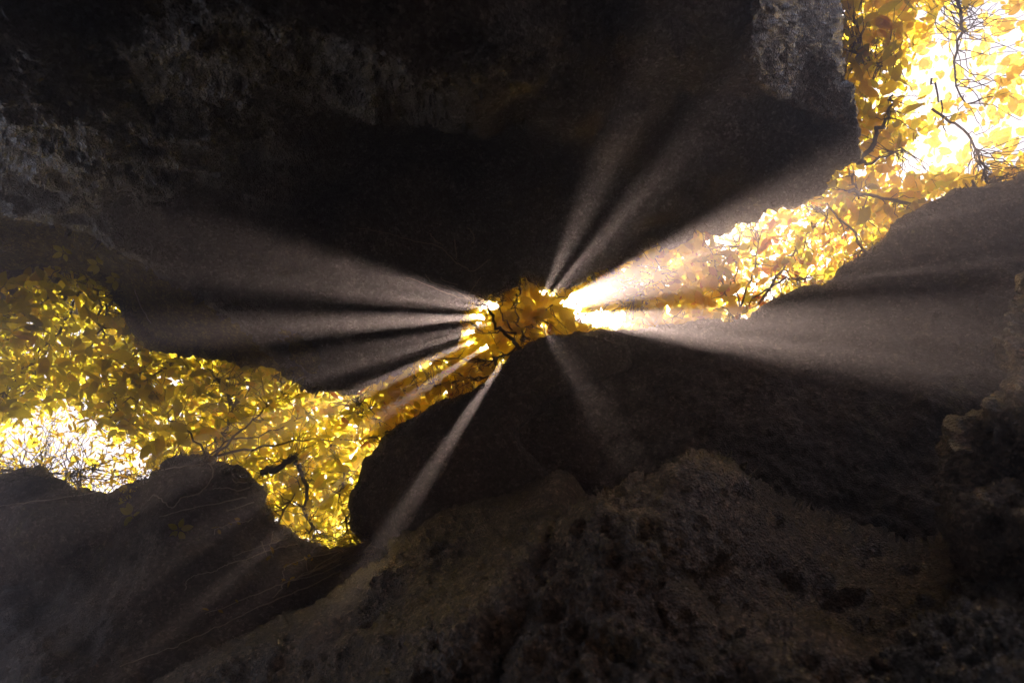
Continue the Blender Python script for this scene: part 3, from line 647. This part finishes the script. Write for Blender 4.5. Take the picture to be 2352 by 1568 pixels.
for si, (sp, size, so, mo, nm, label) in enumerate(SITES):
    m = np.where(site == si)[0]
    if len(m) == 0: continue
    root_px = (np.clip(sp[0], 0, 2352), sp[1])
    root = bpy.data.objects.new(nm, None); col.objects.link(root)
    tag(root, label, nm, groups[nm])
    origin = at(*sp, 6.2); root.location = origin
    order = np.argsort(PX[m, 2] - 2.0 * SZ[m]); m = m[order]; N = len(m)
    sh, ma, S, O = SH[m], MA[m], SZ[m], OR[m]
    vis = inside(PX[m, 0], PX[m, 1], GAPS) & (PX[m, 0] > -30) & (PX[m, 0] < 2382) & (PX[m, 1] > -30)
    single = np.zeros(N, bool); single[np.where(vis & (PX[m, 2] < 7.2))[0][:230]] = True
    for i in np.where(single)[0]:
        o = bpy.data.objects.new('leaf', leaf_mesh(sh[i], ma[i])); col.objects.link(o); o.parent = root
        M = np.eye(4); M[:3, :3] = O[i] * S[i]; M[:3, 3] = PL[m[i]] - origin
        o.matrix_local = Matrix(M.tolist())
    vs, fs, mi, kk = [], [], [], 0
    for s in range(4):
        q = np.where(~single & (sh == s))[0]
        if len(q) == 0: continue
        V, F = SHAPES[s]
        W = np.einsum('nij,vj->nvi', O[q] * S[q][:, None, None], V) + (PL[m[q]] - origin)[:, None]
        vs.append(W.reshape(-1, 3)); fs.append((F[None] + (np.arange(len(q)) * len(V))[:, None, None] + kk).reshape(-1, 3))
        mi.append(np.repeat(ma[q], len(F))); kk += len(q) * len(V)
    fo = link('foliage', mesh_np('foliage', np.concatenate(vs), np.concatenate(fs), None, LEAFM, np.concatenate(mi)), root)
    fo['kind'] = 'stuff'
    # wood
    lines = []
    for pts, d0, d1, r0, r1 in BRANCHES.get(si, []):
        P = px_line(pts, d0, d1); P[1:] += 0.012 * rng.normal(size=P[1:].shape)
        lines.append(P)
        V, F = tube(P - origin, r0, r1, 6); link('branch', mesh_np('branch', V, F, BARK), root)
    if not lines:
        for _ in range(4):
            i, j = rng.choice(m[:max(10, N // 2)], 2); P = wiggle(PL[i], PL[j], 9, 0.18); lines.append(P)
            V, F = tube(P - origin, .012, .004, 6); link('branch', mesh_np('branch', V, F, BARK), root)
    tw = []
    near = m[:max(20, int(N * 0.45))]
    allp = np.concatenate(lines)
    for q in rng.choice(near, min(len(near), 190), replace=False):
        dd = np.linalg.norm(allp - PL[q], axis=1); j = np.argsort(dd)[min(len(dd) - 1, rng.integers(0, 9))]
        if dd[j] > 0.85: continue
        P = wiggle(allp[j], PL[q], 8, 0.16, 0.05)
        tw.append(tube(P - origin, 0.0050, 0.0016, 4))
    if tw:
        V, F = join(tw); o = link('twigs', mesh_np('twigs', V, F, BARK), root); o['kind'] = 'stuff'

# ------------------------------------------------------------------ roots and creepers on the rocks
from mathutils.bvhtree import BVHTree
def bvh(o):
    me = o.data; v = np.empty(len(me.vertices) * 3, np.float32); me.vertices.foreach_get('co', v)
    f = np.empty(len(me.polygons) * 4, np.int32); me.polygons.foreach_get('vertices', f)
    return BVHTree.FromPolygons(v.reshape(-1, 3).tolist(), f.reshape(-1, 4).tolist())
TREES = [bvh(bpy.data.objects[k]) for k in ('rounded_rock', 'overhanging_cliff', 'mossy_ledge', 'hanging_block')]
def on_rock(x, y, off, default=5.3):
    d = Vector(ray(x, y)); best = None
    for t in TREES:
        h = t.ray_cast(Vector(CAM), d)
        if h[0] is not None and (best is None or h[3] < best): best = h[3]
    L = d.length; z = (best / L if best else default) - off
    return CAM + np.array(d) * z
def root_on(pts, r0, r1, label, group=None, off=0.035, mat=ROOT, n=6, leaves=0, name='root'):
    P = smooth_poly(pts, False, n)
    P = np.array([on_rock(x, y, off) for x, y in P])
    for _ in range(2): P[1:-1] = 0.25 * P[:-2] + 0.5 * P[1:-1] + 0.25 * P[2:]
    P[1:] += 0.003 * rng.normal(size=P[1:].shape)
    V, F = tube(P, r0, r1, 5)
    o = link(name, mesh_np(name, V, F, mat)); tag(o, label, name, group)
    for k in range(leaves):
        q = P[rng.integers(len(P) // 3, len(P))]
        c = link('leaf', leaf_mesh(int(rng.integers(0, 2)), int(rng.choice([0, 3]))), o)
        M = np.eye(4); M[:3, :3] = orient(1, 0.9)[0] * rng.uniform(.03, .055); M[:3, 3] = q + .01 * rng.normal(size=3); c.matrix_local = Matrix(M.tolist())
    return o
A_ = lambda L: [(x * .3332, y * .3332 + 1046) for x, y in L]
B_ = lambda L: [(784 + x * .3336, 523 + y * .3336) for x, y in L]
root_on(A_([(1430, 40), (1470, 100), (1440, 190), (1350, 270), (1250, 290), (1190, 360), (1130, 320), (1070, 272), (1020, 310)]), .006, .0035, 'curling pale root hooked in an S over the top of the rounded rock')
root_on(A_([(2050, 610), (1950, 630), (1800, 670), (1700, 715), (1600, 735), (1530, 765), (1470, 800), (1350, 820), (1290, 860), (1275, 920)]), .0055, .003, 'long wavy pale root bending down at its end on the rounded rock')
root_on(A_([(2350, 790), (2150, 890), (1950, 970), (1720, 1070), (1560, 1150), (1300, 1270), (1130, 1340), (830, 1450)]), .006, .003, 'longest straight root running down the rounded rock beside the foreground ridge')
root_on(A_([(2350, 700), (2200, 780), (2000, 860), (1800, 940), (1560, 1040), (1420, 1085)]), .006, .003, 'long straight root with small amber leaves on the rounded rock', leaves=7)
root_on(A_([(2350, 650), (2240, 680), (2130, 700), (2000, 745), (1950, 790), (1960, 850)]), .005, .003, 'tangled root with amber leaflets beside the dry tuft', leaves=10)
root_on(A_([(1885, 520), (1865, 600), (1870, 660), (1885, 700)]), .004, .0025, 'short upright root with amber leaflets on the rounded rock', leaves=5)
root_on(A_([(1740, 430), (1700, 455), (1620, 455), (1540, 490), (1490, 500), (1478, 545)]), .0045, .003, 'thin root ending in an amber leaf cluster on the rounded rock', leaves=6)
LAB = ['short bent root at the upper right shoulder of the rounded rock', 'short wavy root just below the bent one on the right shoulder of the rounded rock', 'straight thin root right above the long wavy root on the rounded rock',
       'stubby twig like root standing across the straight thin root', 'long faint root crossing the middle of the rounded rock', 'uppermost of the fine strands leaving the dry tuft', 'middle fine strand leaving the dry tuft', 'hooked strand drooping from the dry tuft',
       'thin strand hanging between the two long straight roots', 'faint short root under the shoulder of the rounded rock', 'faint root running to the left edge on the rounded rock', 'thin root lying along the top rim of the rounded rock',
       'upright rootlet beside the arching root end above the centre', 'faint slanting rootlet above the arching root', 'bent rootlet hanging highest above the centre', 'long crooked rootlet beside the straight frayed root', 'short rootlet branching above the crooked rootlet',
       'meandering rootlet under the arching root', 'slanting rootlet linking the meandering one to the stem', 'rootlet rising to the right of the forked stem', 'middle rootlet above the straight frayed root', 'shortest rootlet next to the forked stem']
for L in ([(1600, 160), (1640, 185), (1760, 180)], [(1740, 210), (1640, 240), (1570, 222), (1470, 228)], [(1980, 570), (1850, 610), (1700, 655), (1605, 690)], [(1795, 590), (1840, 690)],
          [(1700, 290), (1480, 330), (1250, 380), (1100, 420)], [(2350, 745), (2180, 820), (1990, 865)], [(2340, 720), (2150, 790), (2020, 850)], [(2340, 665), (2200, 750), (2130, 800), (2110, 720)], [(1950, 880), (1930, 930), (1880, 980)],
          [(1750, 320), (1600, 370), (1560, 375)], [(700, 250), (500, 280), (200, 320), (0, 345)], [(1400, 60), (1200, 80), (950, 130)]):
    root_on(A_(L), .006, .003, LAB.pop(0), 'thin roots on the rounded rock')
root_on(B_([(100, 0), (330, 40), (480, 90), (600, 110), (690, 140), (740, 190), (795, 245)]), .003, .005, 'long pale root arching over the dark cliff above the centre')
root_on(B_([(980, 515), (850, 490), (700, 440), (560, 380), (450, 345)]), .006, .003, 'straight frayed root reaching left from the forked stem at the centre', off=0.06)
for L in ([(780, 80), (790, 160), (795, 220)], [(610, 40), (650, 90), (700, 120)], [(870, 0), (915, 60), (905, 110)], [(960, 540), (850, 470), (760, 420), (640, 380), (600, 350), (575, 320)], [(800, 390), (720, 370), (680, 340)],
          [(790, 240), (850, 270), (910, 300), (990, 240), (1020, 220)], [(870, 470), (920, 400), (960, 340)], [(1110, 430), (1050, 460), (990, 490)], [(900, 480), (800, 440), (730, 400)], [(1000, 500), (930, 450), (880, 445)]):
    root_on(B_(L), .006, .003, LAB.pop(0), 'rootlets above the centre', off=0.05)
root_on([(310, 666), (327, 710), (347, 743)], .005, .003, 'short pale root dangling over the mossy ledge on the left', off=0.04)
for x, y, lab in ((302, 1182, 'small five leaved creeper sprig high on the rounded rock crease'), (411, 1216, 'dim five leaved creeper sprig in the middle of the rounded rock'), (293, 1132, 'creeper sprig at the upper edge of the rounded rock'),
                  (227, 608, 'pale star shaped creeper sprig on the mossy ledge nearest the twigs'), (147, 580, 'creeper sprig high on the mossy ledge near the left edge'), (267, 641, 'creeper sprig at the lower rim of the mossy ledge')):
    p = on_rock(x, y, 0.06); r = bpy.data.objects.new('creeper', None); col.objects.link(r); r.location = p; tag(r, lab, 'creeper', 'creeper sprigs on the rocks')
    v = (CAM - p) / np.linalg.norm(CAM - p)
    for k in range(5):
        an = k * 1.05 + rng.uniform(0, 1); xx = RT * math.cos(an) + UP * math.sin(an); xx = xx - v * (xx @ v); xx /= np.linalg.norm(xx)
        c = link('leaf', leaf_mesh(1, 1), r); M = np.eye(4); M[:3, :3] = np.stack([xx, np.cross(v, xx), v], 1) * rng.uniform(.06, .09); M[:3, 3] = xx * .01; c.matrix_local = Matrix(M.tolist())
# rootlets and moss threads sticking out along the rims
def fringe(rock_name, rim, N, d0, L0):
    o_ = bpy.data.objects[rock_name]; P = smooth_poly(rim, False, 10); tw = []
    for _ in range(N):
        i = int(len(P) * (fbm(rng.uniform(0, 90, (1, 3)), 1, 1)[0] * 0.9 + 0.5)) if rng.uniform() < 0.5 else int(rng.integers(1, len(P) - 1)); i = min(max(i, 1), len(P) - 2)
        t = P[i + 1] - P[i - 1]; t /= np.linalg.norm(t) + 1e-9; nrm = np.array([-t[1], t[0]])
        q = P[i] + nrm * 2; c_ = P[i] + nrm * 12
        if not inside(np.array([c_[0]]), np.array([c_[1]]), GAPS)[0]: nrm = -nrm
        e_ = P[i] + nrm * abs(rng.normal(0, L0)) + t * rng.normal(0, 1.3 * L0); b_ = P[i] - nrm * rng.uniform(4, 16)
        if b_[0] < -60 or b_[0] > 2420: continue
        tw.append(tube(wiggle(at(b_[0], b_[1], d0 - 0.12), at(e_[0], e_[1], d0 + rng.normal(0, .08)), 6, 0.3), rng.uniform(.002, .006), .001, 4))
    V, F = join(tw); f_ = link('rootlets', mesh_np('rootlets', V, F, BARK), o_); f_['kind'] = 'stuff'
fringe('overhanging_cliff', RIM_UP[:24], 260, 5.4, 9)
fringe('mossy_ledge', LEFT_UP[4:], 200, 5.65, 12)
fringe('rounded_rock', RIM_LO[2:], 260, 5.25, 11)
fringe('hanging_block', RIM_BLOCK, 150, 5.2, 7)
fringe('sloping_wall_rock', RIM_RIGHT[:16], 220, 5.55, 9)
# dry tuft where the rounded rock meets the hanging block
tu = bpy.data.objects.new('dry_grass', None); col.objects.link(tu); tag(tu, 'tangled pale dry grass tuft at the foot of the leafy tongue', 'grass tuft'); tp = at(838, 1262, 5.15); tu.location = tp
tw = []
for _ in range(120):
    x0_, y0_ = 838 + rng.normal(0, 12), 1256 + rng.normal(0, 14)
    x1_, y1_ = x0_ - abs(rng.normal(45, 30)), y0_ + rng.normal(14, 22)
    tw.append(tube(wiggle(at(x0_, y0_, rng.uniform(5.0, 5.3)), at(x1_, y1_, rng.uniform(4.85, 5.1)), 7, 0.25) - tp, .0035, .0012, 4))
V, F = join(tw); o = link('blades', mesh_np('blades', V, F, STRAW), tu); o['kind'] = 'stuff'

# ------------------------------------------------------------------ haze
hm, n, l = nt('haze'); out = n.new('ShaderNodeOutputMaterial'); pv = n.new('ShaderNodeVolumePrincipled')
pv.inputs['Color'].default_value = (1.0, 0.85, 0.80, 1); pv.inputs['Density'].default_value = HAZE; pv.inputs['Anisotropy'].default_value = HAZE_G
l.new(pv.outputs[0], out.inputs['Volume'])
x0, x1, y0, y1, z0, z1 = -13, 13, -13, 13, -2.0, 11.5
HV = [(x0, y0, z0), (x1, y0, z0), (x1, y1, z0), (x0, y1, z0), (x0, y0, z1), (x1, y0, z1), (x1, y1, z1), (x0, y1, z1)]
HF = [(0, 3, 2, 1), (4, 5, 6, 7), (0, 1, 5, 4), (1, 2, 6, 5), (2, 3, 7, 6), (3, 0, 4, 7)]
tag(link('haze', mesh_np('haze', HV, HF, hm, smooth=False)), kind='stuff')
